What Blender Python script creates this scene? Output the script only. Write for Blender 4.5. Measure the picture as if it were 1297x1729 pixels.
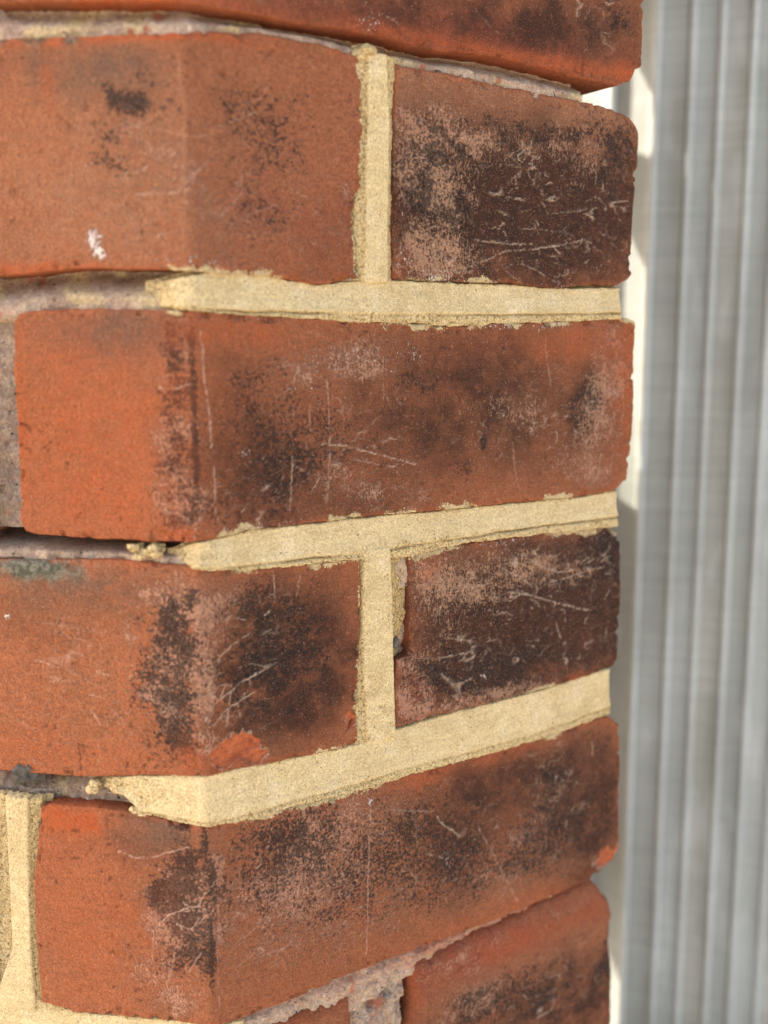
import bpy, bmesh, math, random
import numpy as np
from mathutils import Vector, Matrix

# ------------------------------------------------------------------ scene, camera, light
scene = bpy.context.scene
for o in list(bpy.data.objects):
    bpy.data.objects.remove(o)
C = scene.collection

cam_data = bpy.data.cameras.new('camera')
cam = bpy.data.objects.new('camera', cam_data); C.objects.link(cam)
scene.camera = cam
cam_data.sensor_fit = 'VERTICAL'; cam_data.sensor_height = 36.0; cam_data.sensor_width = 27.0
cam_data.lens = 36.0 * 1813.85 / 1729.0
cam_data.clip_start = 0.01; cam_data.clip_end = 400
CAMP = Vector((0.0531937, -0.3043858, -0.0831422))
cam.location = CAMP
cam.rotation_euler = (math.radians(90) - 0.1576, 0.0, 0.0)
cam_data.dof.use_dof = True
cam_data.dof.focus_distance = 0.350
cam_data.dof.aperture_fstop = 5.8

SUN = Vector((-0.80, 0.20, 0.80)).normalized()
elev = math.asin(SUN.z); azim = math.atan2(SUN.x, SUN.y)
world = bpy.data.worlds.new('World'); scene.world = world
world.use_nodes = True
wn = world.node_tree
sky = wn.nodes.new('ShaderNodeTexSky'); sky.sky_type = 'NISHITA'; sky.sun_disc = False
sky.sun_elevation = elev; sky.sun_rotation = azim
sky.air_density = 1.0; sky.dust_density = 4.5; sky.ozone_density = 0.0
bg = wn.nodes['Background']; bg.inputs['Strength'].default_value = 0.13
wn.links.new(sky.outputs['Color'], bg.inputs['Color'])
sd = bpy.data.lights.new('sun', 'SUN'); sd.energy = 3.0; sd.angle = math.radians(0.5); sd.color = (1.0, 0.93, 0.82)
so = bpy.data.objects.new('sun', sd); C.objects.link(so)
so.rotation_euler = SUN.to_track_quat('Z', 'Y').to_euler()
vs = scene.view_settings
scene.display_settings.display_device = 'sRGB'
vs.view_transform = 'Standard'; vs.look = 'None'; vs.gamma = 1.0; vs.exposure = 2.2
try:
    vs.use_curve_mapping = False
    vs.use_white_balance = False
except Exception: pass
scene.render.engine = 'CYCLES'

# ------------------------------------------------------------------ numbers measured on the wall (mm along the wall, mm up)
BR={
'c0':{'T':[(-60,74),(172,74)]
,'B':[(-60,9.34),(-53.68,9.34),(-27.32,7.96),(-1.82,6.47),(3.23,6.13),(15.43,5.92),(30.08,5.66),(47.54,6.33),(65.67,5.98),(83.64,5.41),(107.04,6.65),(123.77,5.75),(144.14,4.57),(159.75,4.36),(165.96,6.89),(168.61,11.96)]
,'L':[(-57,75),(-57,7)]
,'R':[(171,75),(171,3)]
,'m':[('B',88.07,15.76,45.73,9.5,0.75),('R',74.74,6.92,57.38,10.23,0.5),('B',137.09,21.36,29.04,12.98,0.8),('D',158.74,26.52,11.2,7.62,0.5),('O',121.92,8.09,66.51,2.2,0.55),('O',162.41,8.61,5.7,3.12,0.8),('O',-18.73,7.46,29.26,1.36,0.8),('W',57.72,9.15,4.96,3.3,0.55),('W',56.7,13.44,1.64,3.62,0.4),('B',37.77,10.48,17.4,3.99,0.4),('P',24.58,9.97,11.08,1.56,0.4),('R',109.37,11.83,48.97,7.18,0.5)]
,'c':[(0.5,[(62.93,12.76),(67.8,10.99)]),(0.3,[(97.28,18.91),(106.91,13.27)])]
,'w':[(147.71,24.84,16.3,9.39,6,80,5)]},
'c1a':{'T':[(-170,-0.22),(-54.28,-0.22),(-43.56,-0.62),(-31.23,-0.81),(-19.09,-0.99),(-1.24,-1.34),(5.61,-0.29),(20.74,1.62),(28.13,1.59),(39.59,1.46),(47.48,0.78),(53.55,-0.54),(56.01,-2.04)]
,'B':[(-170,-64.31),(-58.3,-64.31),(-47.13,-63.62),(-36.11,-62.62),(-15.18,-63.23),(-3.27,-63.72),(4.62,-64.09),(13.69,-64.45),(26.89,-65.04),(38.71,-66.41),(48.96,-65.08),(55.7,-64.53)]
,'L':[(-169,0),(-169,-65)]
,'R':[(54.98,-1.67),(55.73,-17.5),(55.22,-34.58),(54.57,-38.41),(52.68,-40.27),(52.4,-52.04),(53.19,-58.98),(54.22,-64.22)]
,'m':[('G',-45.79,-8.27,12.5,5.44,0.55),('G',-31.75,-11.26,12.29,7.74,0.7),('G',-16.78,-7.36,12.03,4.57,0.75),('G',-12.73,-13.67,6.86,6.12,0.5),('D',-17.19,-17.32,6.05,4.31,0.5),('D',-11.25,-19.89,6.87,2.77,0.55),('D',-22.0,-28.02,6.65,7.04,0.4),('D',-16.24,-36.86,5.23,2.83,0.3),('D',-25.75,-33.4,4.41,3.16,0.36),('D',-11.75,-10.65,5.13,4.58,0.35),('D',-2.7,-20.24,1.35,2.14,0.5),('D',-23.23,-16.29,2.09,3.1,0.5),('P',-16.64,-25.1,8.68,4.66,0.45),('P',-9.18,-33.94,12.12,7.81,0.35),('P',1.71,-43.49,10.54,11.05,0.3),('P',17.65,-53.78,22.37,8.2,0.28),('D',19.35,-19.78,9.21,6.37,0.3),('D',21.74,-37.21,13.11,13.0,0.22),('D',29.51,-26.78,13.4,9.79,0.26),('D',19.63,-48.76,9.35,6.55,0.24),('D',11.27,-17.53,7.14,4.69,0.25),('D',37.47,-11.28,9.76,6.51,0.2),('D',-12.49,-52.82,7.01,6.38,0.22),('W',-30.06,-34.53,2.13,2.06,0.62),('W',-28.88,-54.92,2.33,2.91,0.9),('W',-27.28,-59.0,2.15,2.27,0.85),('W',3.83,-60.89,9.79,2.25,0.55),('W',35.86,-55.41,2.77,3.05,0.4),('W',-9.27,-60.42,3.5,1.29,0.5),('O',-19.12,-1.6,29.41,1.37,0.9),('O',-48.92,-62.77,20.28,1.66,0.6),('O',-40.75,-13.97,1.78,6.24,0.35),('N',-43.61,-1.39,2.84,1.08,0.9),('N',-33.56,-1.92,2.63,0.92,0.9),('N',-54.32,-0.84,1.44,1.24,0.8),('B',44.92,-55.85,10.23,10.34,0.25),('P',50.19,-40.1,2.89,3.43,0.6),('D',23.72,-32.18,32.08,32.48,0.12),('T',-33.15,-39.53,33.94,23.94,0.75),('T',19.95,-34.12,33.64,29.09,0.3),('R',32.99,-49.65,23.55,16.78,0.4)]
,'c':[(0.8,[(-15.61,-42.88),(-8.65,-43.22),(-3.45,-42.73),(4.6,-34.62)]),(0.5,[(-3.45,-42.73),(-1.26,-38.87),(3.67,-36.27),(5.85,-34.04)]),(0.6,[(8.64,-48.6),(13.28,-44.29),(17.04,-39.99)]),(0.5,[(-8.04,-26.2),(-1.25,-27.99),(4.81,-27.57),(8.4,-24.87),(12.92,-22.83),(20.27,-19.68)]),(0.4,[(11.84,-50.83),(17.79,-47.56),(27.28,-44.17)]),(0.4,[(-2.3,-8.07),(-1.01,-20.31),(-1.74,-32.62),(-1.41,-43.57),(-2.56,-57.8)]),(0.4,[(14.82,-18.7),(22.21,-15.49),(23.74,-12.92)])]
,'w':[(14.19,-44.23,23.87,17.77,16,40,4),(-3.32,-38.81,17.52,15.64,8,10,4)]},
'c1b':{'T':[(66.96,-0.43),(74.77,-0.6),(88.25,-0.61),(112.12,-1.78),(132.59,-2.14),(148.81,-2.57),(160.12,-3.66),(166.55,-5.34),(169.92,-8.19),(171.89,-12.23)]
,'B':[(66.1,-63.86),(88.93,-64.3),(113.51,-63.99),(134.61,-65.0),(151.25,-63.35),(164.3,-63.2),(168.69,-61.62),(172.14,-58.57)]
,'L':[(67.81,-0.49),(67.39,-16.26),(66.97,-33.66),(66.75,-51.32),(66.98,-63.84)]
,'R':[(171.54,-5.21),(171.89,-12.23),(171.91,-18.31),(171.08,-25.5),(170.7,-35.78),(170.23,-50.29),(171.12,-62.39)]
,'m':[('B',123.35,-44.61,57.71,22.2,1.3),('B',79.49,-47.06,15.97,19.89,0.8),('B',128.14,-28.87,52.78,13.41,0.7),('T',109.67,-2.62,64.38,6.92,0.9),('T',149.01,-7.6,33.23,7.76,0.7),('T',74.81,-10.26,11.04,12.13,0.5),('T',107.46,-14.76,41.82,7.33,0.45),('D',90.8,-20.95,18.68,8.98,0.55),('D',79.43,-38.05,13.62,16.14,0.5),('D',122.53,-14.17,30.83,5.62,0.45),('D',158.1,-22.52,14.27,17.92,0.45),('D',118.28,-48.74,46.48,15.39,0.35),('D',163.29,-10.06,7.2,5.95,0.5),('P',78.24,-27.45,11.7,14.18,0.62),('P',97.85,-18.46,33.45,9.06,0.55),('P',149.48,-19.3,19.48,11.77,0.5),('P',84.17,-57.78,18.62,7.36,0.42),('P',79.49,-47.96,12.55,16.29,0.52),('P',90.92,-31.78,14.09,14.52,0.3),('T',110.02,-19.12,37.24,9.24,0.3),('T',143.96,-19.79,21.92,11.68,0.3),('P',108.3,-56.85,40.2,7.64,0.22),('B',125.75,-36.74,49.94,19.23,0.9),('T',155.0,-16.82,16.94,9.86,0.5),('W',70.51,-51.13,4.44,12.52,0.35),('W',81.88,-60.63,13.88,3.31,0.42),('W',142.23,-47.54,19.3,5.97,0.25),('W',113.52,-64.37,43.55,1.17,0.6),('O',70.52,-60.11,3.56,4.33,0.4),('W',128.13,-28.48,1.31,0.77,0.8)]
,'c':[(0.8,[(103.33,-57.04),(110.75,-53.88),(123.56,-52.36),(134.15,-50.9),(146.43,-48.33),(150.68,-49.13)]),(0.7,[(118.49,-57.43),(125.06,-59.14),(130.46,-61.93),(135.92,-63.37)]),(0.7,[(98.34,-50.67),(113.23,-51.28),(123.52,-50.8)]),(0.6,[(131.14,-40.27),(139.2,-39.38),(147.41,-37.67)]),(0.6,[(150.72,-15.25),(151.79,-21.07),(151.28,-29.04)]),(0.5,[(118.21,-45.86),(127.33,-45.94),(136.71,-46.23)]),(0.7,[(83.04,-60.59),(91.27,-61.24),(98.49,-60.62)])]
,'w':[(123.56,-52.36,39.36,11.67,24,8,5),(139.01,-33.89,32.65,17.61,24,20,3.5),(110.18,-26.54,39.88,13.03,24,70,3)]}
,'c2':{'T':[(-54.96,-76.9),(-53.92,-75.23),(-51.46,-74.57),(-47.73,-74.26),(-22.21,-73.93),(0.75,-74.72),(17.14,-75.83),(32.57,-76.33),(53.08,-76.83),(75.09,-77.73),(89.08,-78.19),(113.8,-77.04),(151.74,-75.69),(167.82,-74.69),(172.41,-76.13),(173.42,-78.04)]
,'B':[(-56.02,-139.12),(-51.44,-139.86),(-38.15,-140.29),(-15.81,-140.57),(-2.15,-140.43),(15.71,-138.24),(35.71,-138.16),(61.57,-137.9),(89.72,-138.42),(115.17,-138.54),(148.41,-138.7),(164.71,-138.0),(169.23,-136.79),(171.58,-134.28)]
,'L':[(-54.91,-76.06),(-55.2,-87.06),(-55.8,-90.81),(-55.47,-104.22),(-55.56,-121.69),(-56.21,-135.9),(-55.26,-139.45)]
,'R':[(173.34,-76.54),(173.32,-88.34),(173.88,-105.71),(173.21,-123.28),(171.58,-134.28),(169.91,-138.17)]
,'m':[('O',-38.73,-114.36,28.02,34.67,0.5),('G',-27.9,-80.35,16.3,5.98,0.85),('G',-17.27,-84.51,12.54,5.63,0.75),('G',-13.44,-77.92,10.66,4.11,0.7),('G',-39.71,-79.48,5.52,4.18,0.6),('D',-6.56,-83.69,4.42,6.58,0.5),('D',-5.59,-96.93,4.97,6.66,0.5),('D',-0.71,-93.58,0.88,14.9,0.7),('D',-7.42,-108.7,6.8,10.14,0.45),('D',-5.34,-127.39,7.23,10.32,0.5),('D',-8.35,-136.12,7.27,3.48,0.45),('D',-0.49,-115.34,0.71,10.16,0.75),('P',-4.91,-86.98,6.19,8.24,0.5),('P',-6.58,-110.37,8.97,13.53,0.62),('P',-6.36,-130.87,9.08,8.63,0.6),('G',-4.61,-77.96,3.51,4.08,0.6),('B',12.63,-107.45,11.29,20.57,0.4),('B',23.76,-127.36,15.79,10.68,0.7),('B',20.1,-114.76,15.51,13.99,0.55),('B',94.15,-99.3,36.77,17.48,0.7),('B',109.0,-91.77,40.91,11.84,0.35),('B',75.25,-117.83,27.95,15.34,0.4),('B',150.02,-104.96,10.1,10.59,1.0),('B',125.3,-116.48,37.94,12.39,0.45),('B',52.72,-135.23,21.83,5.64,0.45),('D',27.76,-125.88,14.0,12.53,0.32),('D',16.73,-93.9,11.37,10.22,0.25),('D',75.16,-95.05,11.5,5.63,0.35),('D',149.94,-102.84,9.22,9.51,0.5),('D',103.11,-116.38,1.27,2.8,0.9),('D',94.49,-124.84,3.46,3.97,0.4),('D',10.13,-131.55,11.31,5.24,0.3),('D',44.35,-112.46,29.45,12.72,0.28),('P',44.58,-89.1,16.63,7.11,0.42),('P',63.88,-87.48,13.27,9.16,0.42),('P',28.32,-94.13,9.86,6.95,0.36),('W',36.31,-94.29,18.24,7.05,0.2),('W',66.09,-91.18,17.85,7.38,0.24),('P',46.37,-121.72,10.62,18.38,0.4),('P',59.35,-130.11,13.34,7.56,0.34),('P',161.37,-96.75,13.37,25.63,0.6),('P',117.06,-105.93,10.5,6.06,0.42),('P',148.02,-128.31,20.3,10.77,0.4),('P',130.5,-108.46,16.41,8.26,0.35),('P',89.37,-104.97,14.49,7.75,0.3),('W',48.77,-88.25,18.96,3.58,0.34),('W',72.84,-85.69,9.09,2.6,0.36),('W',13.98,-113.9,1.71,2.94,0.75),('W',164.0,-102.17,2.39,1.29,0.8),('W',113.82,-77.82,38.66,1.57,0.55),('W',25.55,-137.93,15.98,1.44,0.5),('W',61.57,-138.47,27.01,0.95,0.5),('W',20.9,-76.96,11.44,1.02,0.5),('W',8.12,-136.62,11.26,2.1,0.4),('O',13.28,-81.21,18.61,4.35,0.45),('O',169.08,-101.22,5.47,23.83,0.55),('X',-5.73,-139.34,4.0,1.05,0.8),('O',-6.62,-138.67,5.45,2.09,0.7),('O',-54.33,-104.21,1.89,27.71,0.5),('O',146.36,-83.98,28.36,6.2,0.35),('T',117.06,-105.93,9.19,5.26,0.4),('D',22.19,-107.87,23.36,29.63,0.24),('D',112.14,-119.88,63.02,18.28,0.12)]
,'c':[(1,[(2.0,-80.42),(2.5,-93.62),(3.57,-100.33),(4.12,-113.02)]),(0.7,[(4.87,-119.03),(4.95,-129.37),(5.55,-134.64)]),(0.8,[(42.45,-94.41),(43.17,-105.18),(43.22,-119.69),(42.03,-132.46)]),(0.9,[(40.16,-114.06),(48.56,-114.87),(57.19,-117.38),(63.84,-119.08),(76.44,-122.71)]),(0.6,[(51.74,-119.29),(61.6,-121.77)]),(0.7,[(30.32,-117.11),(29.77,-126.03),(29.24,-133.2)]),(0.6,[(30.27,-119.78),(35.92,-122.85)]),(0.6,[(129.72,-81.93),(131.38,-92.08),(132.93,-98.24)]),(0.6,[(116.0,-117.04),(117.01,-126.3),(119.04,-133.66)]),(0.7,[(-10.55,-96.14),(-5.21,-96.1),(-0.75,-94.9)]),(0.5,[(167.36,-96.87),(168.48,-107.71),(166.71,-115.26)]),(0.5,[(36.24,-99.59),(36.5,-110.28)]),(0.6,[(76.25,-132.38),(78.83,-129.66)]),(0.7,[(-11.81,-131.03),(-6.42,-132.6),(-1.96,-134.18)]),(-0.9,[(-56.21,-107.01),(-52.43,-107.3)]),(-0.9,[(-47.72,-114.17),(-46.14,-112.76),(-44.61,-112.38)])]
,'w':[(50.84,-94.57,25.55,12.64,22,70,3),(57.16,-124.3,19.82,13.12,14,20,5),(133.38,-112.72,33.2,14.58,16,75,4),(21.79,-127.21,15.69,10.64,10,60,3)]},
'c3a':{'T':[(-170,-148.06),(-63.55,-148.06),(-51.88,-147.6),(-30.93,-146.78),(-16.05,-146.73),(-1.46,-147.56),(15.43,-150.19),(31.41,-150.41),(43.96,-150.92),(54.83,-151.0)]
,'B':[(-170,-215.15),(-67.75,-215.15),(-55.71,-215.34),(-39.88,-214.83),(-18.54,-212.71),(-3.4,-211.86),(10.06,-211.45),(20.07,-211.99),(34.67,-212.5),(53.38,-212.56)]
,'L':[(-169,-151),(-169,-212)]
,'R':[(54.39,-151.34),(54.06,-171.78),(53.28,-191.31),(52.54,-201.13),(52.93,-212.86)]
,'m':[('N',-52.05,-150.5,11.99,3.08,1.2),('G',-38.97,-156.8,22.91,5.43,0.6),('G',-38.83,-154.09,7.62,3.25,0.5),('O',-34.82,-149.43,1.89,2.15,1),('B',-53.06,-168.43,19.52,7.39,0.2),('G',-20.0,-153.27,11.17,7.13,0.45),('D',-12.34,-171.71,8.93,10.85,0.55),('D',-10.11,-160.83,6.28,7.14,0.5),('D',-12.92,-188.12,10.32,11.03,0.53),('D',-10.61,-202.74,9.42,8.39,0.5),('D',-6.15,-180.4,4.82,16.35,0.35),('D',-2.65,-156.93,1.46,3.54,0.5),('P',-11.54,-175.28,11.17,23.58,0.7),('P',-7.23,-157.14,3.67,7.11,0.3),('B',27.75,-184.87,20.59,20.81,1.0),('B',39.42,-175.37,12.77,21.02,0.45),('B',25.0,-167.54,18.2,11.12,0.45),('B',16.25,-201.62,19.95,7.54,0.55),('D',20.95,-168.79,14.96,11.05,0.4),('D',15.24,-158.84,9.73,5.42,0.3),('D',16.62,-184.79,11.88,13.0,0.36),('D',35.12,-180.41,10.52,15.24,0.3),('D',28.18,-196.4,1.87,1.53,0.8),('P',0.06,-189.11,3.74,20.02,0.7),('P',3.54,-166.2,7.5,10.71,0.45),('P',11.37,-158.32,11.53,7.19,0.3),('W',-1.96,-163.99,2.2,2.5,0.35),('P',24.86,-174.97,12.17,11.19,0.3),('W',36.36,-166.92,1.68,1.14,0.3),('X',11.01,-204.67,7.45,3.56,1.15),('X',5.08,-207.51,3.08,2.61,0.9),('X',17.69,-209.54,2.82,2.29,0.85),('O',4.33,-206.59,9.59,4.45,0.5),('X',50.51,-203.53,2.01,2.59,1),('O',-5.15,-207.9,2.63,4.85,0.5),('O',-47.36,-207.4,23.72,4.97,0.35),('W',-62.69,-165.78,0.98,0.92,1.5),('W',52.4,-187.21,1.34,11.83,0.35),('T',11.48,-153.84,11.5,5.36,0.2),('D',24.79,-178.71,26.44,26.2,0.25),('N',26.43,-201.81,0.21,0.19,0)]
,'c':[(0.8,[(2.19,-180.41),(5.18,-175.47),(9.09,-172.47),(14.98,-169.74)]),(1,[(-0.1,-194.59),(2.88,-189.65),(7.75,-186.89),(12.69,-184.09),(19.68,-181.59)]),(0.9,[(2.7,-196.04),(7.63,-191.48),(12.55,-189.63),(17.55,-187.76)]),(0.8,[(6.91,-196.9),(7.63,-191.48),(8.33,-186.99)]),(0.7,[(10.56,-191.11),(11.25,-194.97)]),(0.7,[(2.93,-187.83),(1.15,-183.85),(4.13,-178.93)]),(0.5,[(-21.34,-186.84),(-13.93,-190.03),(-4.72,-193.99)]),(0.4,[(-44.02,-180.86),(-30.83,-186.52)]),(0.4,[(-45.4,-170.23),(-37.79,-171.66)]),(0.3,[(-52.15,-186.95),(-38.85,-193.57)]),(0.4,[(-15.74,-188.31),(-6.53,-192.28)]),(0.3,[(-52.96,-166.58),(-26.3,-169.76)]),(0.3,[(-66.52,-195.45),(-54.92,-201.3)]),(-0.7,[(-40.72,-204.05),(-40.46,-214.49)]),(-0.8,[(48.47,-207.31),(51.63,-203.95)]),(0.6,[(23.29,-151.67),(23.69,-161.8)]),(0.5,[(32.38,-153.67),(31.25,-160.04)])]
,'w':[(8.85,-181.57,11.55,14.61,14,50,5),(-40.42,-186.21,27.16,22.4,16,-28,8),(15.07,-166.09,13.68,9.1,10,50,3)]},
'c3b':{'T':[(67.01,-152.36),(73.51,-152.3),(89.85,-150.67),(112.79,-150.37),(140.21,-150.76),(159.24,-151.06),(165.33,-151.86),(169.43,-154.29)]
,'B':[(67.03,-210.3),(90.48,-209.35),(116.74,-209.19),(136.33,-208.35),(150.99,-207.79),(163.12,-206.66),(168.05,-205.63),(171.01,-201.67)]
,'L':[(73.51,-151.91),(73.81,-168.63),(74.1,-184.81),(73.63,-186.36),(68.43,-186.72),(67.97,-195.96),(67.74,-211.27)]
,'R':[(169.04,-152.45),(170.48,-163.47),(171.13,-177.28),(171.05,-188.83),(170.48,-196.9),(170.91,-206.35)]
,'m':[('B',132.79,-185.46,51.4,24.36,1.2),('B',100.31,-180.62,23.23,21.06,0.6),('B',149.58,-170.02,26.66,17.9,0.6),('D',149.41,-165.55,23.64,13.37,0.5),('D',100.54,-195.46,31.23,12.81,0.4),('D',90.03,-166.74,17.41,10.25,0.3),('D',164.19,-160.51,6.14,11.32,0.6),('D',127.57,-200.1,33.85,11.13,0.35),('D',85.32,-192.85,9.91,6.25,0.5),('T',85.03,-159.01,21.98,6.06,0.5),('P',80.2,-160.44,12.03,10.04,0.5),('P',93.85,-173.43,20.19,14.52,0.4),('P',121.08,-162.23,32.72,8.55,0.36),('P',75.58,-197.34,8.67,12.36,0.75),('P',98.13,-207.84,28.56,3.87,0.6),('T',132.01,-159.19,30.9,6.49,0.5),('P',140.67,-164.53,25.95,8.8,0.4),('B',121.51,-179.45,46.84,23.86,0.9),('O',80.18,-157.43,4.8,4.0,0.4),('O',149.48,-207.29,4.2,1.61,0.7),('P',124.89,-204.06,25.21,4.45,0.35),('W',104.1,-174.86,7.81,2.95,0.5),('W',115.47,-152.11,48.21,1.26,0.55),('W',154.92,-155.07,11.94,2.23,0.4),('W',105.29,-198.42,1.58,1.73,0.7),('W',142.76,-183.59,1.17,0.9,0.8),('R',75.59,-198.37,7.23,10.31,0.5)]
,'c':[(0.9,[(120.95,-156.9),(132.12,-163.09),(139.28,-165.68),(146.49,-165.65)]),(0.9,[(113.02,-161.28),(121.16,-165.44),(126.74,-169.35)]),(0.8,[(132.3,-168.97),(143.68,-168.19),(152.4,-166.57),(161.39,-166.28)]),(0.9,[(115.87,-170.1),(124.05,-171.81),(135.33,-175.92),(152.99,-181.68)]),(0.8,[(142.57,-178.0),(149.98,-180.81),(156.0,-182.1)]),(0.9,[(75.54,-187.7),(85.29,-189.11),(95.32,-189.09),(100.45,-189.71)]),(0.8,[(140.78,-167.83),(139.49,-172.07)]),(0.7,[(159.66,-161.14),(164.39,-165.05)]),(0.7,[(138.44,-184.08),(140.07,-189.89)]),(0.7,[(163.64,-190.06),(164.15,-194.75)]),(0.8,[(164.84,-175.32),(162.52,-178.44)]),(0.6,[(85.22,-181.46),(100.39,-185.48)]),(0.6,[(90.03,-166.74),(107.85,-165.91)]),(-0.9,[(70.78,-187.11),(80.38,-188.5),(90.27,-189.93)])]
,'w':[(135.02,-166.04,28.4,13.11,34,-5,5),(113.38,-178.29,34.9,15.0,30,0,4),(144.41,-189.44,23.54,13.55,16,80,3),(100.54,-195.46,26.0,10.67,16,50,3)]}
,'c4':{'T':[(-55.91,-225.83),(-53.85,-224.87),(-38.38,-224.3),(-22.87,-225.43),(-9.53,-226.9),(-1.04,-227.08),(9.65,-227.94),(30.18,-228.04),(52.15,-228.35),(75.71,-227.41),(101.03,-227.93),(128.31,-227.13),(157.73,-225.32),(166.4,-224.91),(170.91,-226.99),(172.31,-229.67)]
,'B':[(-58.33,-290.77),(-56.76,-292.23),(-45.78,-294.12),(-21.6,-293.41),(-5.86,-293.15),(8.02,-293.96),(29.15,-293.84),(51.76,-292.64),(71.0,-292.59),(91.37,-292.77),(118.61,-292.83),(141.9,-291.56),(160.33,-290.11),(164.03,-287.7),(169.76,-286.83),(174.77,-282.72)]
,'L':[(-54.25,-224.91),(-55.94,-237.19),(-58.04,-249.28),(-58.43,-263.37),(-58.23,-281.69),(-57.59,-292.34)]
,'R':[(172.12,-225.56),(173.84,-248.87),(173.44,-261.03),(175.15,-283.82),(175.29,-293.93)]
,'m':[('O',-46.48,-228.5,11.96,5.08,0.9),('O',-38.04,-259.13,22.02,28.02,0.3),('G',-21.22,-232.37,13.56,6.56,0.85),('G',-11.51,-229.18,9.56,4.59,0.7),('B',-23.37,-237.98,9.74,5.83,0.3),('D',-7.98,-237.45,6.88,5.78,0.5),('D',-10.24,-248.3,8.67,7.8,0.56),('D',-15.17,-251.74,5.83,5.88,0.45),('D',-6.77,-259.63,7.71,8.84,0.52),('D',-5.2,-271.26,6.59,7.94,0.5),('D',-14.86,-270.43,6.85,7.98,0.4),('D',-1.13,-230.12,1.13,7.61,0.8),('D',1.3,-245.69,0.96,5.74,0.6),('D',0.07,-268.69,0.77,11.77,0.8),('D',-7.67,-227.87,2.66,1.15,0.7),('P',-10.5,-256.12,10.63,13.75,0.65),('P',-17.04,-276.67,13.78,12.06,0.4),('P',2.33,-244.05,1.94,7.66,0.6),('P',-9.59,-287.79,7.84,5.26,0.5),('D',17.39,-242.47,24.54,15.67,0.3),('D',42.86,-259.89,24.64,16.57,0.27),('D',30.06,-235.96,19.11,9.94,0.3),('D',80.83,-260.11,20.14,21.93,0.3),('D',75.78,-243.6,19.7,8.58,0.22),('P',23.4,-254.14,25.16,20.0,0.42),('P',61.29,-269.62,23.82,23.63,0.3),('P',52.08,-239.64,27.44,14.45,0.3),('B',101.27,-243.41,23.93,13.35,0.75),('B',114.63,-237.65,27.59,9.03,0.6),('B',137.91,-259.4,17.81,18.98,0.5),('B',159.32,-264.84,15.77,24.52,1.1),('B',96.29,-264.41,15.84,15.75,0.55),('B',146.26,-242.6,24.16,11.83,0.5),('D',137.47,-245.25,6.48,21.1,0.55),('D',147.26,-271.35,18.36,14.56,0.42),('D',96.32,-266.66,10.57,15.78,0.4),('D',123.73,-269.7,22.93,14.09,0.4),('D',161.27,-236.46,9.41,9.61,0.45),('D',109.08,-231.93,16.23,6.69,0.2),('P',120.94,-271.26,25.62,16.39,0.45),('P',140.51,-248.3,8.93,18.87,0.4),('T',123.97,-279.13,31.7,9.47,0.35),('T',142.79,-227.87,20.81,5.81,0.3),('O',124.26,-291.02,34.78,4.78,0.35),('O',80.64,-229.81,12.41,3.42,0.45),('X',169.02,-284.63,5.87,4.28,1.1),('O',114.44,-228.66,27.47,3.14,0.35),('O',42.57,-289.26,34.05,8.49,0.2),('W',90.29,-263.85,2.08,9.81,0.5),('W',46.54,-278.25,1.82,2.54,0.6),('W',57.87,-233.44,1.39,1.24,1),('W',106.27,-224.69,2.14,1.1,0),('W',-20.93,-225.06,7.72,0.77,0.4),('D',29.77,-253.99,38.64,30.29,0.2),('P',29.81,-251.98,36.44,28.23,0.3),('D',91.03,-260.72,46.94,24.49,0.16)]
,'c':[(1,[(-18.09,-262.47),(-13.44,-257.43),(-8.54,-254.93),(-3.7,-253.44),(-1.68,-249.34),(2.3,-245.01)]),(0.9,[(-10.63,-260.06),(-5.86,-261.49),(-3.82,-257.35),(-3.13,-253.37)]),(0.8,[(-29.22,-238.16),(-23.43,-239.54),(-17.6,-238.78),(-11.76,-236.47),(-5.98,-234.39)]),(0.7,[(-11.48,-268.04),(-13.11,-276.19),(-15.28,-282.47),(-17.8,-286.83)]),(0.8,[(-7.26,-275.48),(-3.21,-269.05)]),(0.6,[(-18.49,-262.91),(-19.33,-274.95)]),(1,[(85.26,-245.58),(87.83,-249.29),(91.45,-251.99),(95.13,-255.61)]),(0.8,[(103.56,-254.03),(109.69,-264.71),(115.42,-275.51)]),(0.7,[(115.42,-275.51),(122.76,-288.2)]),(0.8,[(57.86,-234.89),(57.11,-249.3),(56.58,-263.94),(56.01,-287.37)]),(0.7,[(66.09,-238.4),(83.23,-243.33)]),(0.6,[(135.62,-261.16),(135.9,-270.67)]),(0.6,[(8.67,-267.57),(16.93,-264.23),(25.35,-262.82)]),(0.5,[(6.42,-276.81),(16.76,-272.24)]),(0.5,[(40.81,-243.86),(49.74,-248.34)]),(0.7,[(80.82,-257.92),(88.46,-261.79)]),(0.6,[(158.06,-233.4),(158.3,-239.38)]),(0.5,[(3.09,-252.03),(1.88,-267.33),(2.12,-287.32)])]
,'w':[(-8.7,-259.84,9.67,13.79,16,40,4),(21.15,-261.52,22.96,18.05,14,35,5),(118.11,-270.47,28.23,13.99,22,70,3.5),(61.31,-261.06,23.74,21.32,10,88,5),(140.51,-248.3,11.91,18.87,12,70,2.5)]},
'c5a':{'T':[(-60,-298),(0,-296.5),(22.52,-301.68),(33.44,-301.75),(42.44,-302.07),(51.7,-301.96)]
,'B':[(-60,-364),(56,-364)]
,'L':[(-57,-296),(-57,-364)]
,'R':[(51.23,-301.79),(51.64,-311.8),(54,-364)]
,'m':[('O',33.42,-303.03,17.7,2.97,0.5),('D',34.52,-303.86,2.66,2.12,0.6),('P',42.42,-304.22,9.1,4.3,0.3)]
,'c':[]
,'w':[]},
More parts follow.
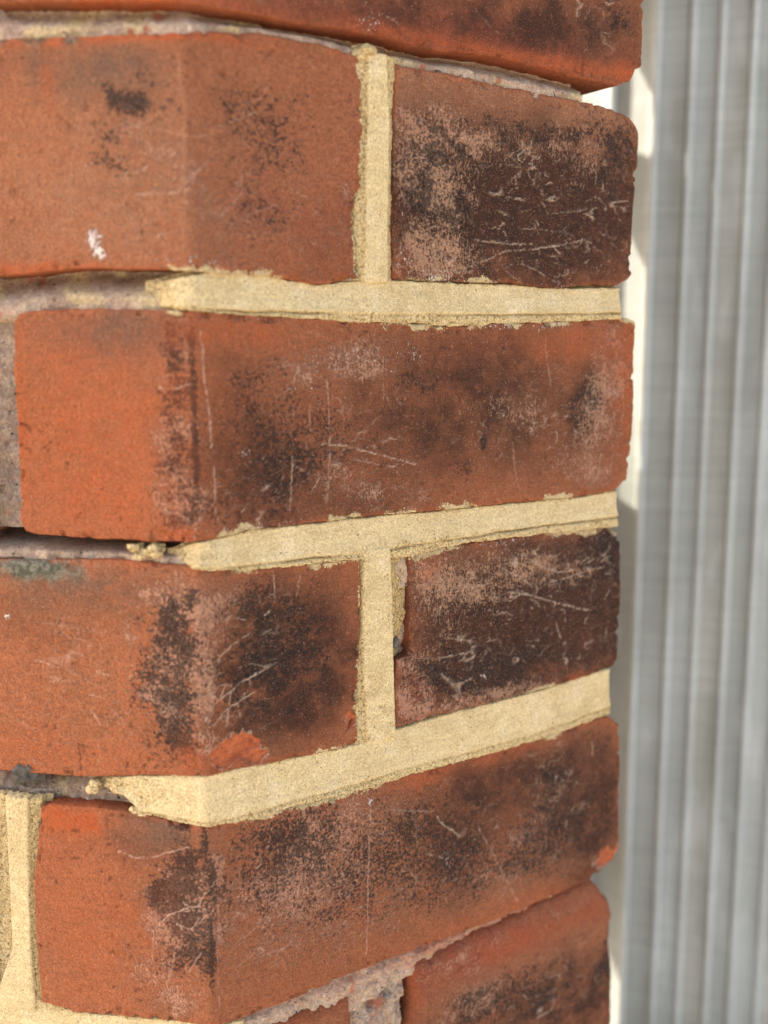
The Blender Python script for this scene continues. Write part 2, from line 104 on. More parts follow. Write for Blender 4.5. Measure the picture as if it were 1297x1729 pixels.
'c5b':{'T':[(75.5,-298.8),(86.21,-297.9),(102.07,-296.23),(118.65,-294.97),(135.98,-293.16),(154.13,-291.76),(162.91,-291.36),(167.58,-295.97),(172.44,-303.21)]
,'B':[(66,-364),(171,-364)]
,'L':[(76.02,-303.03),(77.34,-314.84),(76.61,-321.2),(68,-364)]
,'R':[(171.66,-300.45),(174.45,-311.47),(173.25,-321.34),(175.53,-335.05),(176.27,-358.7),(169,-364)]
,'m':[('O',116.05,-305.03,39.9,3.83,0.3),('R',116.02,-303.83,48.51,9.56,0.9),('P',130.29,-300.07,41.46,4.85,0.4),('P',91.52,-306.11,15.89,4.63,0.45),('T',130.69,-314.72,41.74,5.41,0.4),('D',146.38,-335.05,28.17,11.47,0.6),('D',119.22,-320.47,25.99,7.3,0.4),('B',155.98,-341.04,25.75,15.56,1),('B',108.13,-330.9,28.1,9.67,0.4),('P',102.46,-321.66,19.27,9.52,0.5),('D',102.53,-326.43,22.07,9.55,0.35),('P',130.89,-322.12,29.86,7.42,0.4),('D',169.94,-327.96,4.65,10.45,0.7)]
,'c':[(0.5,[(142.62,-313.8),(149.16,-325.97)])]
,'w':[(131.09,-329.56,29.97,12.44,20,75,3)]}}
PT={
'bedA':{'T':[(-12.15,-67.0),(-10.37,-66.53),(-4.2,-65.48),(4.62,-64.25),(13.71,-63.79),(24.98,-64.59),(32.74,-65.72),(40.73,-66.35),(54.21,-64.93),(66.1,-64.22),(88.93,-64.48),(113.52,-64.57),(137.34,-64.93),(166.42,-64.19)]
,'K':[(-12.38,-73.18),(4.34,-74.02),(17.18,-74.32),(32.6,-74.44),(53.1,-74.51),(75.07,-74.41),(108.65,-74.17),(137.63,-73.6),(166.23,-72.81)]
,'B':[(-12.38,-73.18),(-9.76,-74.02),(0.74,-75.05),(13.41,-75.87),(32.57,-76.68),(53.08,-77.54),(75.09,-77.91),(89.08,-78.57),(113.81,-77.43),(151.76,-76.1),(171.75,-75.07)],'rough':[(-7.86,-70.29,10.9,7.3)],'end':166.36,'start':-12.1},
'bedB':{'T':[(-8.6,-143.46),(-1.25,-140.57),(15.7,-138.59),(35.7,-138.34),(61.57,-138.09),(89.73,-138.62),(115.17,-138.75),(148.42,-138.91),(168.05,-137.81)]
,'K':[(-8.73,-147.5),(-1.47,-147.73),(15.47,-148.58),(35.56,-148.66),(52.64,-149.04),(66.09,-149.34),(75.38,-148.36),(99.82,-148.24),(126.15,-147.69),(166.66,-147.51)]
,'B':[(-8.7,-146.62),(-1.49,-148.61),(15.43,-150.55),(31.4,-150.97),(54.17,-151.5),(73.52,-152.89),(89.86,-151.07),(112.8,-150.79),(140.22,-151.19),(163.8,-151.72)],'rough':[(-5.0,-144.72,7.3,7.3),(99.83,-149.06,36.4,1.5)],'end':168.29,'start':-7.91},
'bedC':{'T':[(-36.41,-215.69),(-28.18,-213.88),(-3.39,-211.49),(10.06,-211.45),(20.07,-212.18),(52.93,-212.86),(61.41,-211.6),(90.48,-209.56),(116.75,-209.42),(136.34,-208.58),(166.83,-206.36)]
,'K':[(-36.61,-219.92),(-20.9,-224.3),(-3.82,-225.62),(13.68,-226.65),(30.21,-226.07),(52.17,-225.69),(75.7,-224.87),(100.99,-224.86),(128.23,-224.4),(167.51,-221.57)]
,'B':[(-36.52,-217.99),(-26.53,-220.4),(-20.93,-225.06),(-9.55,-227.28),(-1.05,-227.46),(13.62,-229.15),(30.17,-228.63),(52.15,-228.96),(75.71,-228.04),(101.04,-228.59),(128.33,-227.82),(157.75,-225.8),(168.59,-224.63)],'rough':[(-28.41,-219.22,10.9,7.3)],'end':167.59,'start':-36.08},
'bedD':{'T':[(-170,-288),(-72.29,-287.55),(-57.6,-292.55),(-45.81,-294.74),(-21.61,-293.82),(-5.85,-292.95),(10.45,-295.28)]
,'K':[(-170,-297),(-73.35,-304.46),(7.9,-298.62)]
,'B':[(-170,-300),(-73.62,-308.73),(10.27,-302.61)],'rough':[(-51.87,-293.26,18.2,1.8)],'end':10.86,'start':-172}}
PV={
'perpA':{'L':[(52.33,-0.37),(54.14,-5.94),(55.1,-17.57),(54.8,-34.62),(52.89,-40.77),(52.4,-52.04),(53.61,-58.96),(54.0,-65.28)]
,'K1':[(57.25,-2.21),(57.4,-17.33),(56.48,-34.48),(56.4,-51.84),(55.7,-64.88)]
,'K2':[(64.4,-0.43),(65.45,-16.47),(65.23,-33.8),(64.79,-51.42),(65.0,-64.61)]
,'R':[(69.11,-0.32),(68.04,-16.2),(67.62,-33.61),(67.19,-51.3),(67.42,-64.54)],'z':(0.85,-64.41)},
'perpB':{'L':[(54.62,-149.64),(54.28,-171.81),(53.28,-191.31),(51.8,-212.62)]
,'K1':[(55.28,-149.71),(54.72,-171.87),(55.3,-191.67),(56.79,-213.28)]
,'K2':[(65.86,-148.92),(66.55,-163.69),(67.02,-183.67),(67.98,-210.91)]
,'R':[(73.51,-150.72),(73.58,-172.61),(71.24,-179.3),(68.89,-183.97),(68.21,-210.75)],'z':(-149.43,-212.01)},
'perpC':{'L':[(-72.37,-223.93),(-74.91,-263.15),(-77.0,-295.46)]
,'K1':[(-66.77,-225.4),(-66.91,-254.2),(-67.32,-274.56),(-74.87,-295.19)]
,'K2':[(-58.65,-224.7),(-59.91,-253.47),(-60.67,-273.78),(-60.13,-293.29)]
,'R':[(-54.62,-224.35),(-57.63,-249.24),(-58.55,-265.41),(-58.04,-293.02)],'z':(-224.25,-294.88)}}

# ------------------------------------------------------------------ helpers
rng = np.random.default_rng(7)
AL, AR = math.radians(11.26), math.radians(33.08)
_s = np.arange(-700, 400.01, 0.1)
def sstep(a, b, x):
    t = np.clip((x - a) / (b - a), 0, 1); return t * t * (3 - 2 * t)
_head = -AL + (AL + AR) * sstep(-2.2, 2.2, _s)
_x = np.cumsum(np.cos(_head)) * 0.1; _y = np.cumsum(np.sin(_head)) * 0.1
_i0 = int(np.argmin(abs(_s)))
_x -= _x[_i0]; _y -= _y[_i0]
_y += 0.2
def wall(s, z, w):
    h = -AL + (AL + AR) * sstep(-70, 70, s)
    x = np.interp(s, _s, _x); y = np.interp(s, _s, _y)
    return np.stack([x + np.sin(h) * w, y - np.cos(h) * w, z + 0 * x], -1) * 0.001

_tab = rng.random((64, 257, 257)).astype(np.float32)
def vnoise(a, b, seed=0):
    t = _tab[seed % 64]
    ia = np.floor(a).astype(np.int64); ib = np.floor(b).astype(np.int64)
    fa = a - ia; fb = b - ib
    fa = fa * fa * (3 - 2 * fa); fb = fb * fb * (3 - 2 * fb)
    i0 = ia % 256; i1 = (ia + 1) % 256; j0 = ib % 256; j1 = (ib + 1) % 256
    return ((t[i0, j0] * (1 - fa) + t[i1, j0] * fa) * (1 - fb) + (t[i0, j1] * (1 - fa) + t[i1, j1] * fa) * fb) * 2 - 1
def fbm(a, b, f, oct=3, seed=0, gain=0.5):
    r = 0; g = 1.0; n = 0
    for o in range(oct):
        r = r + g * vnoise(a * f + 17.3 * o + seed * 3.1, b * f + 9.7 * o, seed + o); n += g
        g *= gain; f *= 2.03
    return r / n
def lin(pl, x, k=0):
    p = np.array(pl, float)
    if k == 0: return np.interp(x, p[:, 0], p[:, 1])
    o = np.argsort(p[:, 1]); return np.interp(x, p[o, 1], p[o, 0])

def grid_mesh(name, P, attrs=None, mat=None, parent=None):
    nr, nc = P.shape[:2]
    me = bpy.data.meshes.new(name)
    me.vertices.add(nr * nc)
    me.vertices.foreach_set('co', P.reshape(-1).astype(np.float32))
    idx = np.arange(nr * nc).reshape(nr, nc)
    q = np.stack([idx[:-1, :-1], idx[:-1, 1:], idx[1:, 1:], idx[1:, :-1]], -1).reshape(-1)
    nf = (nr - 1) * (nc - 1)
    me.loops.add(nf * 4); me.loops.foreach_set('vertex_index', q.astype(np.int32))
    me.polygons.add(nf)
    me.polygons.foreach_set('loop_start', np.arange(0, nf * 4, 4, dtype=np.int32))
    me.polygons.foreach_set('use_smooth', np.ones(nf, dtype=bool))
    me.update(calc_edges=True); me.validate()
    for k, v in (attrs or {}).items():
        a = me.attributes.new(k, 'FLOAT_COLOR', 'POINT')
        a.data.foreach_set('color', v.reshape(-1).astype(np.float32))
    o = bpy.data.objects.new(name, me); C.objects.link(o)
    if mat: me.materials.append(mat)
    if parent: o.parent = parent
    return o
def thing(o, label, cat, group=None):
    o['label'] = label; o['category'] = cat
    if group: o['group'] = group
    return o
def empty(name, loc):
    o = bpy.data.objects.new(name, None); C.objects.link(o); o.location = loc; return o

# ------------------------------------------------------------------ materials
class NT:
    def __init__(s, name):
        s.m = bpy.data.materials.new(name); s.m.use_nodes = True
        s.t = s.m.node_tree; s.b = s.t.nodes['Principled BSDF']
        s.co = s.t.nodes.new('ShaderNodeTexCoord').outputs['Object']
    def set(s, i, v):
        if hasattr(v, 'is_output'): s.t.links.new(v, i)
        elif isinstance(v, tuple) and len(v) == 3 and i.type == 'RGBA': i.default_value = (*v, 1)
        else: i.default_value = v
    def noise(s, scale, detail=3, rough=0.55, vec=None, dist=0.0, off=None):
        n = s.t.nodes.new('ShaderNodeTexNoise')
        s.set(n.inputs['Vector'], vec or s.co)
        n.inputs['Scale'].default_value = scale; n.inputs['Detail'].default_value = detail
        n.inputs['Roughness'].default_value = rough; n.inputs['Distortion'].default_value = dist
        return n.outputs['Fac']
    def vor(s, scale, feature='F1', vec=None, out='Distance', rnd=1.0):
        n = s.t.nodes.new('ShaderNodeTexVoronoi'); n.feature = feature
        s.set(n.inputs['Vector'], vec or s.co)
        n.inputs['Scale'].default_value = scale; n.inputs['Randomness'].default_value = rnd
        return n.outputs[out]
    def vmap(s, sc, loc=(0, 0, 0), rot=(0, 0, 0)):
        n = s.t.nodes.new('ShaderNodeMapping'); s.t.links.new(s.co, n.inputs['Vector'])
        n.inputs['Scale'].default_value = sc; n.inputs['Location'].default_value = loc; n.inputs['Rotation'].default_value = rot
        return n.outputs['Vector']
    def mr(s, v, a, b, c=0.0, d=1.0, smooth=True):
        n = s.t.nodes.new('ShaderNodeMapRange')
        n.interpolation_type = 'SMOOTHSTEP' if smooth else 'LINEAR'; n.clamp = True
        for k, x in (('Value', v), ('From Min', a), ('From Max', b), ('To Min', c), ('To Max', d)): s.set(n.inputs[k], x)
        return n.outputs['Result']
    def math(s, op, a, b=0.0, clamp=False):
        n = s.t.nodes.new('ShaderNodeMath'); n.operation = op; n.use_clamp = clamp
        s.set(n.inputs[0], a); s.set(n.inputs[1], b); return n.outputs[0]
    def mul(s, a, b): return s.math('MULTIPLY', a, b)
    def add(s, a, b): return s.math('ADD', a, b)
    def sub(s, a, b): return s.math('SUBTRACT', a, b)
    def mix(s, f, a, b, mode='MIX'):
        n = s.t.nodes.new('ShaderNodeMix'); n.data_type = 'RGBA'; n.blend_type = mode
        s.set(n.inputs['Factor'], f); s.set(n.inputs[6], a); s.set(n.inputs[7], b); return n.outputs[2]
    def attr(s, name):
        n = s.t.nodes.new('ShaderNodeAttribute'); n.attribute_name = name
        q = s.t.nodes.new('ShaderNodeSeparateColor'); s.t.links.new(n.outputs['Color'], q.inputs[0])
        return q.outputs[0], q.outputs[1], q.outputs[2], n.outputs['Alpha']
    def thr(s, n, amt, k, base, soft=0.05):
        # noise n passes a threshold that falls as the mark gets stronger
        t = s.sub(base, s.mul(amt, k))
        return s.mr(n, s.sub(t, soft), s.add(t, soft))
    def bump(s, h, strength, dist, nrm=None):
        n = s.t.nodes.new('ShaderNodeBump'); n.inputs['Strength'].default_value = strength
        n.inputs['Distance'].default_value = dist; s.set(n.inputs['Height'], h)
        if nrm: s.t.links.new(nrm, n.inputs['Normal'])
        return n.outputs['Normal']
    def val(s, c, v):
        n = s.t.nodes.new('ShaderNodeHueSaturation'); s.set(n.inputs['Color'], c); s.set(n.inputs['Value'], v); return n.outputs[0]

def brick_material():
    m = NT('brick_clay')
    D, Bn, P, W = m.attr('mark1'); G, O, T, S = m.attr('mark2'); tone, N, K, R = m.attr('mark3'); Cr, Y, X, _ = m.attr('mark4')
    big = m.noise(70, 3); mid = m.noise(420, 4, .6); fine = m.noise(1500, 3, .6); grit = m.noise(3600, 2, .6)
    tall = m.noise(1250, 4, .65, m.vmap((1.25, 1.25, .5)))
    speck = m.noise(1000, 2, .5, None, .3)
    c = m.mix(tone, (.325, .104, .042), (.190, .066, .032))
    c = m.mix(m.mr(big, .35, .68), c, m.mix(tone, (.285, .090, .036), (.200, .070, .034)))
    c = m.mix(m.mul(m.mr(mid, .42, .70), .38), c, (.315, .135, .064))
    c = m.mix(m.mul(m.mr(m.noise(34, 4, .6, None, .6), .46, .68), .42), c, (.185, .080, .038))
    c = m.mix(m.mul(R, .7), c, (.21, .042, .023))
    c = m.mix(m.mul(T, m.mr(tall, .32, .62, .25, 1)), c, (.26, .122, .066))
    c = m.mix(m.mul(G, m.mr(mid, .2, .75, .6, 1)), c, (.125, .068, .043))
    bm = m.math('MINIMUM', m.mul(Bn, m.mr(m.add(m.mul(mid, .6), m.mul(fine, .4)), .3, .62, .55, 1.05)), .97)
    c = m.mix(bm, c, m.mix(m.mr(mid, .35, .65), (.026, .0135, .0095), (.058, .0225, .0130)))
    pm = m.thr(m.add(m.mul(tall, .5), m.add(m.mul(fine, .35), m.mul(mid, .15))), P, .30, .665, .04)
    c = m.mix(m.mul(pm, m.mr(P, 0, .7, .35, .85)), c, m.mix(m.mul(bm, .85), (.37, .195, .125), (.33, .190, .112)))
    c = m.mix(m.mul(m.mr(P, .3, .75, .05, .46), m.sub(1.0, m.mul(bm, .9))), c, (.29, .130, .078))
    dn = m.add(m.mul(speck, .46), m.add(m.mul(fine, .34), m.mul(mid, .20)))
    dm = m.mul(m.thr(dn, m.add(D, .03), .33, .69, .055), m.mr(grit, .25, .55, .6, 1))
    c = m.mix(m.mul(dm, .92), c, m.mix(m.mr(fine, .4, .6), (.013, .0105, .0095), (.028, .019, .015)))
    c = m.mix(m.math('MINIMUM', m.mul(O, m.mr(mid, .3, .6, .65, 1.1)), 1.0), c, m.mix(m.mr(fine, .4, .65), (.36, .088, .028), (.29, .062, .021)))
    c = m.mix(m.math('MINIMUM', m.mul(N, m.mr(fine, .3, .5, .5, 1.1)), 1.0), c, m.mix(m.mr(mid, .4, .6), (.075, .072, .05), (.17, .155, .115)))
    c = m.mix(m.mul(m.thr(m.add(m.mul(fine, .5), m.add(m.mul(grit, .3), m.mul(mid, .2))), Y, .36, .70, .03), m.mr(Y, 0, .2)), c, m.mix(m.mr(grit, .4, .6), (.52, .41, .23), (.37, .27, .13)))
    drag = m.noise(900, 3, .6, m.vmap((.16, .5, .8), (4, 4, 4), (0, math.radians(-3), 0)))
    c = m.val(c, m.mr(drag, .36, .64, .945, 1.06, False))
    # grain of the clay and painted pore shading: pale and dark points
    c = m.val(c, m.mr(m.add(m.mul(fine, .5), m.mul(grit, .5)), .37, .63, .63, 1.37, False))
    c = m.mix(m.mr(m.noise(1900, 2, .5, m.vmap((1, 1, 1), (3, 1, 2))), .64, .72, 0, .6), c, (.42, .22, .14))
    c = m.mix(m.mr(m.noise(1300, 2, .5, m.vmap((1, 1, 1), (7, 4, 1))), .69, .76, 0, .55), c, (.035, .020, .016))
    wm = m.mul(m.thr(m.add(m.mul(tall, .5), m.mul(fine, .5)), W, .22, .69, .03), m.mr(W, 0, .25))
    c = m.mix(m.mul(wm, .9), c, (.66, .56, .50))
    c = m.mix(m.math('MINIMUM', m.mul(S, m.mr(fine, .3, .6, .35, 1)), .95), c, m.mix(bm, (.50, .31, .22), (.52, .37, .26)))
    cv = m.noise(270, 3, .55, m.vmap((.75, .75, 1.7), (5, 3, 1)), 1.2); cb = m.noise(520, 3, .6, m.vmap((1, 1, 1), (8, 1, 4)))
    ridge = m.sub(1.0, m.mr(m.math('ABSOLUTE', m.sub(cv, .5)), .003, .012))
    hair = m.mul(m.mul(ridge, m.mr(cb, .44, .58)), m.mr(Cr, .05, .5))
    c = m.mix(m.mul(hair, .75), c, (.46, .28, .19))
    c = m.mix(X, c, m.mix(m.mr(m.add(m.mul(mid, .5), m.mul(fine, .5)), .38, .62), (.43, .128, .054), (.33, .084, .034)))
    c = m.mix(m.math('MINIMUM', K, .9), c, (.035, .018, .014))
    m.set(m.b.inputs['Base Color'], c)
    m.set(m.b.inputs['Roughness'], m.mr(m.math('MAXIMUM', bm, dm), 0, 1, .95, .78))
    m.b.inputs['Specular IOR Level'].default_value = .10
    h = m.add(m.mul(mid, .4), m.add(m.mul(speck, .8), m.add(m.mul(fine, .5), m.mul(grit, .3))))
    h = m.add(h, m.mul(drag, .3))
    h = m.sub(m.add(h, m.add(m.mul(pm, .25), m.mul(wm, .5))), m.mul(dm, .35))
    h = m.add(h, m.add(m.mul(S, .4), m.mul(hair, .5)))
    m.set(m.b.inputs['Normal'], m.bump(h, 1.0, .0010))
    return m.m
def new_mortar_material():
    m = NT('sandy_mortar')
    rough, sand_and_shade, _, _ = m.attr('mark1')
    mid = m.noise(260, 4, .6); grain = m.noise(1500, 3, .65); fine = m.noise(3400, 2, .6)
    cell = m.vor(1900)
    c = m.mix(m.mr(mid, .35, .68), (.55, .425, .225), (.495, .372, .188))
    c = m.mix(m.mul(m.mr(m.noise(90, 3), .5, .7), .6), c, (.585, .475, .29))
    c = m.mix(m.mul(m.mr(m.noise(48, 4, .6, m.vmap((1, 1, 1), (6, 2, 8))), .50, .68), .55), c, (.44, .325, .155))
    tool = m.noise(700, 3, .6, m.vmap((.10, .10, 1.0), (3, 3, 3)))
    c = m.val(c, m.mr(tool, .36, .64, .945, 1.05, False))
    c = m.mix(m.mul(rough, m.mr(grain, .3, .65, .9, .25)), c, (.36, .245, .095))
    c = m.mix(m.mul(sand_and_shade, .85), c, m.mix(m.mr(grain, .4, .6), (.16, .095, .028), (.40, .26, .09)))  # painted groove shade and the brown sand of the hollow share this tint
    c = m.val(c, m.mr(m.add(m.mul(grain, .5), m.mul(fine, .5)), .37, .63, .62, 1.30, False))
    spot = m.mr(m.noise(1250, 2, .5, m.vmap((1, 1, .8), (2, 5, 3))), m.mr(rough, 0, 1, .675, .59), m.mr(rough, 0, 1, .73, .65))
    c = m.mix(m.mul(spot, .8), c, (.16, .095, .03))  # dark points paint the shade between sand grains and in pinholes
    c = m.mix(m.mr(m.noise(2100, 1, .5, m.vmap((1, 1, 1), (9, 5, 3))), .70, .77, 0, .6), c, (.80, .70, .50))
    m.set(m.b.inputs['Base Color'], c); m.b.inputs['Roughness'].default_value = .95
    m.b.inputs['Specular IOR Level'].default_value = .2
    h = m.add(m.mul(grain, .7), m.mul(m.sub(1.0, cell), .5)); h = m.add(h, m.add(m.mul(fine, .25), m.mul(tool, .5))); h = m.sub(h, m.mul(spot, .8))
    m.set(m.b.inputs['Normal'], m.bump(h, .75, .00055))
    return m.m
def old_mortar_material():
    m = NT('old_lime_mortar')
    yel, dark, red, _ = m.attr('mark1')
    mid = m.noise(220, 5, .65); grain = m.noise(1100, 4, .65); fine = m.noise(3000, 2)
    c = m.mix(m.mr(mid, .32, .68), (.32, .21, .142), (.47, .34, .238))
    c = m.mix(m.mul(m.mr(m.noise(120, 3, .5, m.vmap((1, 1, 1), (4, 2, 1))), .52, .68), .6), c, (.40, .31, .20))
    c = m.mix(yel, c, (.55, .42, .20))
    c = m.mix(m.mul(red, m.mr(grain, .3, .55, .6, 1)), c, (.36, .10, .05))
    c = m.mix(m.mul(dark, m.mr(grain, .3, .6, 1, .6)), c, (.11, .10, .095))
    c = m.val(c, m.mr(m.add(m.mul(grain, .6), m.mul(fine, .4)), .36, .64, .58, 1.32, False))
    c = m.mix(m.mr(m.noise(520, 2, .5, m.vmap((1, 1, 1.6), (1, 8, 3))), .67, .71), c, (.045, .040, .042))
    c = m.mix(m.mr(m.noise(700, 2, .5, m.vmap((1, 1, 1), (5, 8, 9))), .69, .73, 0, .8), c, (.20, .085, .055))
    c = m.mix(m.mr(m.noise(800, 2, .5, m.vmap((1, 1, 1), (2, 9, 6))), .68, .74, 0, .8), c, (.62, .56, .48))
    m.set(m.b.inputs['Base Color'], c); m.b.inputs['Roughness'].default_value = .95
    m.b.inputs['Specular IOR Level'].default_value = .2
    m.set(m.b.inputs['Normal'], m.bump(m.add(grain, m.mul(fine, .4)), .8, .0009))
    return m.m
def panel_material(name, col, col2):
    m = NT(name)
    brush = m.noise(38, 4, .6, m.vmap((.35, .35, 14))); big = m.noise(14, 3, .5, m.vmap((1, 1, .6)))
    grime = m.noise(26, 4, .6, m.vmap((3.0, 3.0, .35)))
    c = m.mix(m.mr(big, .38, .62), col, col2)
    c = m.mix(m.mul(m.mr(m.noise(45, 3, .6, m.vmap((1, 1, .3), (2, 7, 1))), .52, .66), .35), c, (.52, .55, .53))
    c = m.mix(m.mul(m.mr(grime, .48, .75), .35), c, (.22, .225, .195))
    c = m.val(c, m.mr(brush, .3, .7, .88, 1.10, False))
    m.set(m.b.inputs['Base Color'], c)
    m.set(m.b.inputs['Roughness'], m.mr(brush, .3, .7, .38, .55))
    m.set(m.b.inputs['Normal'], m.bump(brush, .15, .0006))
    return m.m
def plain(name, cols, scale, rough=.9, bump=.002):
    m = NT(name); n = m.noise(scale, 5, .6); f = m.noise(scale * 9, 3)
    c = m.val(m.mix(m.mr(n, .35, .65), cols[0], cols[1]), m.mr(f, .3, .7, .7, 1.25, False))
    m.set(m.b.inputs['Base Color'], c); m.b.inputs['Roughness'].default_value = rough; m.b.inputs['Specular IOR Level'].default_value = .15
    m.set(m.b.inputs['Normal'], m.bump(m.add(n, m.mul(f, .4)), .7, bump)); return m.m
M_brick = brick_material(); M_new = new_mortar_material(); M_old = old_mortar_material()
M_panels = [panel_material('grey_metal', (.345, .372, .345), (.28, .303, .278)), panel_material('cool_grey_metal', (.38, .412, .392), (.325, .353, .333)), panel_material('warm_grey_metal', (.355, .366, .33), (.285, .297, .262)), panel_material('highlight_edge_metal', (.43, .455, .43), (.35, .372, .35))]  # last one is paler: a painted highlight for the rib noses
M_pave = plain('paving', ((.50, .44, .36), (.42, .37, .30)), 3.0)
M_stone = plain('dark_stone', ((.055, .047, .038), (.115, .10, .08)), 300, .97, .0008)

# ------------------------------------------------------------------ the ground
gb = bmesh.new(); bmesh.ops.create_grid(gb, x_segments=40, y_segments=40, size=60)
gm = bpy.data.meshes.new('ground'); gb.to_mesh(gm); gb.free(); gm.materials.append(M_pave)
ground = bpy.data.objects.new('ground', gm); C.objects.link(ground); ground.location = (0, 0, -0.755); ground['kind'] = 'structure'

# ------------------------------------------------------------------ the brick corner
pillar = thing(empty('brick_corner', (0, 0, 0)), 'weathered red brick wall corner, half repointed with fresh yellow mortar, beside the grey ribbed panel', 'brick wall')

def blob(S, Z, m, seed):
    t, s, z, rx, rz, a = m
    wx = fbm(S, Z, 1 / max(2.5, rx * .8), 3, seed) * .6; wz = fbm(S, Z, 1 / max(2.5, rz * .8), 3, seed + 5) * .6
    d2 = ((S - s) / rx + wx) ** 2 + ((Z - z) / rz + wz) ** 2
    g = np.exp(-0.75 * d2 ** 1.1)
    return a * np.clip(g * (1 + .75 * fbm(S, Z, .16, 3, seed + 11) + .35 * fbm(S, Z, .6, 2, seed + 13)), 0, 1.25)
def seg_dist(S, Z, pl):
    d = np.full(S.shape, 1e9)
    for (a, b), (c, e) in zip(pl[:-1], pl[1:]):
        l2 = (c - a) ** 2 + (e - b) ** 2 + 1e-9
        t = np.clip(((S - a) * (c - a) + (Z - b) * (e - b)) / l2, 0, 1)
        d = np.minimum(d, np.hypot(S - a - t * (c - a), Z - b - t * (e - b)))
    return d

CH = 'DBPWGOTSRNKX'
def make_brick(key, res, r=1.5, off=0.0, tone=0.5, tilt=(0, 0), seed=1, depth=100, round_top=None):
    b = BR[key]
    def axis(Lm, r, coarse):
        dd = [depth, depth * .45, 16, 7, 3.2]
        left = [(0, d) for d in dd if d > r * 1.2] + [(r - r * math.sin(t), r * (1 - math.cos(t))) for t in np.linspace(math.pi / 2, 0, 6)]
        n = max(2, int((Lm - 2 * r) / coarse))
        mid = [(x, 0) for x in np.linspace(r, Lm - r, n)[1:-1]]
        right = [(Lm - x, d) for x, d in left[::-1]]
        return np.array(left + mid + right)
    lx = np.mean([p[0] for p in b['L']]); rx = np.mean([p[0] for p in b['R']])
    zt = max(p[1] for p in b['T']); zb = min(p[1] for p in b['B'])
    Wd, Hd = rx - lx, np.mean([p[1] for p in b['T']]) - np.mean([p[1] for p in b['B']])
    ax = axis(Wd, r, res); az = axis(Hd, r, res)
    t = ax[:, 0][None, :] / Wd; v = az[:, 0][:, None] / Hd
    s0 = lx + t * Wd + 0 * v
    jit = lambda a, sd: fbm(a, a * 0 + sd * 3.7, .13, 2, sd) * .28 + fbm(a, a * 0 + sd, .8, 3, sd + 1) * .26 + np.minimum(0, fbm(a, a * 0 + sd * 1.3, .35, 2, sd + 2) + .25) * .5
    T = lin(b['T'], s0) + jit(s0, seed); Bo = lin(b['B'], s0) + jit(s0, seed + 9)
    Z = Bo + (T - Bo) * v
    Lx = lin(b['L'], Z, 1) + jit(Z, seed + 17); Rx = lin(b['R'], Z, 1) + jit(Z, seed + 23)
    S = Lx + (Rx - Lx) * t
    dep = np.hypot(ax[:, 1][None, :] + 0 * v, az[:, 1][:, None] + 0 * t)
    front = dep < .01
    # marks
    A = {k: np.zeros(S.shape) for k in CH}
    for i, m in enumerate(b['m']):
        if m[5] == 0: continue
        g = blob(S, Z, m, seed + i)
        A[m[0]] = A[m[0]] + g * (1 - np.clip(A[m[0]], 0, 1) * .6)
    xc = A['X'] + .13 * fbm(S, Z, .35, 3, seed + 120) * sstep(.05, .4, A['X'])
    X = sstep(.44, .54, xc)
    rim = np.exp(-((xc - .45) / .07) ** 2) * sstep(-.3, .2, fbm(S, Z, .5, 2, seed + 122))
    A['S'] = np.maximum(A['S'], rim * .8)
    dist_top = T - Z; dist_bot = Z - Bo; dist_l = S - Lx; dist_r = Rx - S
    edge = np.minimum(np.minimum(dist_top, dist_bot), np.minimum(dist_l, dist_r))
    # arrises rubbed back to fresh clay
    wear = (1 - sstep(0, 2.2, edge + fbm(S, Z, .35, 2, seed + 31) * 1.4))
    A['O'] = np.maximum(A['O'], wear * .32 * (1 - np.clip(A['B'], 0, 1) * .75))
    rr = random.Random(seed * 13 + 5)
    wob = fbm(S, Z, .9, 2, seed + 40) * .35
    wob2 = fbm(S, Z, .9, 2, seed + 44) * .35
    lines = [(w * .95, pl) for w, pl in b['c']]
    CR = np.zeros(S.shape)
    for (s, z, wx, wz, n, ang, ln) in b['w']:
        CR = np.maximum(CR, blob(S, Z, ('', s, z, wx * 1.1, wz * 1.1, .9), seed + 90))
        for q in range(n // 3):
            u = rr.gauss(0, .5), rr.gauss(0, .5)
            x0, y0 = s + u[0] * wx, z + u[1] * wz
            a = math.radians(ang + rr.gauss(0, 22)); l = ln * rr.uniform(.4, 1.25)
            pl = []
            for k in range(4):
                pl.append((x0, y0)); a += rr.gauss(0, .4); x0 += math.cos(a) * l / 3; y0 += math.sin(a) * l / 3
            lines.append((rr.uniform(.3, .85), pl))
    hn = fbm(S, Z, .8, 3, seed + 50)
    for w, pl in lines:
        d = seg_dist(S + wob, Z + wob2, pl)
        wd = .36 if abs(w) > .62 else .28
        g = abs(w) * (1 - sstep(wd * .25, wd, d)) * sstep(-.45, .15, hn + .1)
        kk = 'S' if w > 0 else 'K'
        A[kk] = np.maximum(A[kk], g)
    burnt_ = np.clip(A['B'], 0, 1)
    r1 = 1 - np.clip(np.abs(fbm(S * .30 + .5 * wob, Z * .85 + .4 * wob2, .24, 2, seed + 100)) / .06, 0, 1)
    r2 = 1 - np.clip(np.abs(fbm(S * .45 + 40 + Z * .2, Z * .8 - S * .15, .33, 2, seed + 104)) / .05, 0, 1)
    brk = sstep(-.05, .35, fbm(S, Z, .2, 3, seed + 108))
    ridge = np.maximum(r1, r2 * .8) * brk * np.clip(CR * 1.3, 0, 1)
    A['S'] = np.maximum(A['S'], ridge ** 1.4 * (.45 + .55 * burnt_))
    ny = fbm(S, Z, .28, 3, seed + 110)
    edges_new = {'c1a': ('b',), 'c1b': ('b',), 'c2': ('t', 'b'), 'c3a': ('t', 'b'), 'c3b': ('t', 'b'), 'c4': ('t',)}.get(key, ())
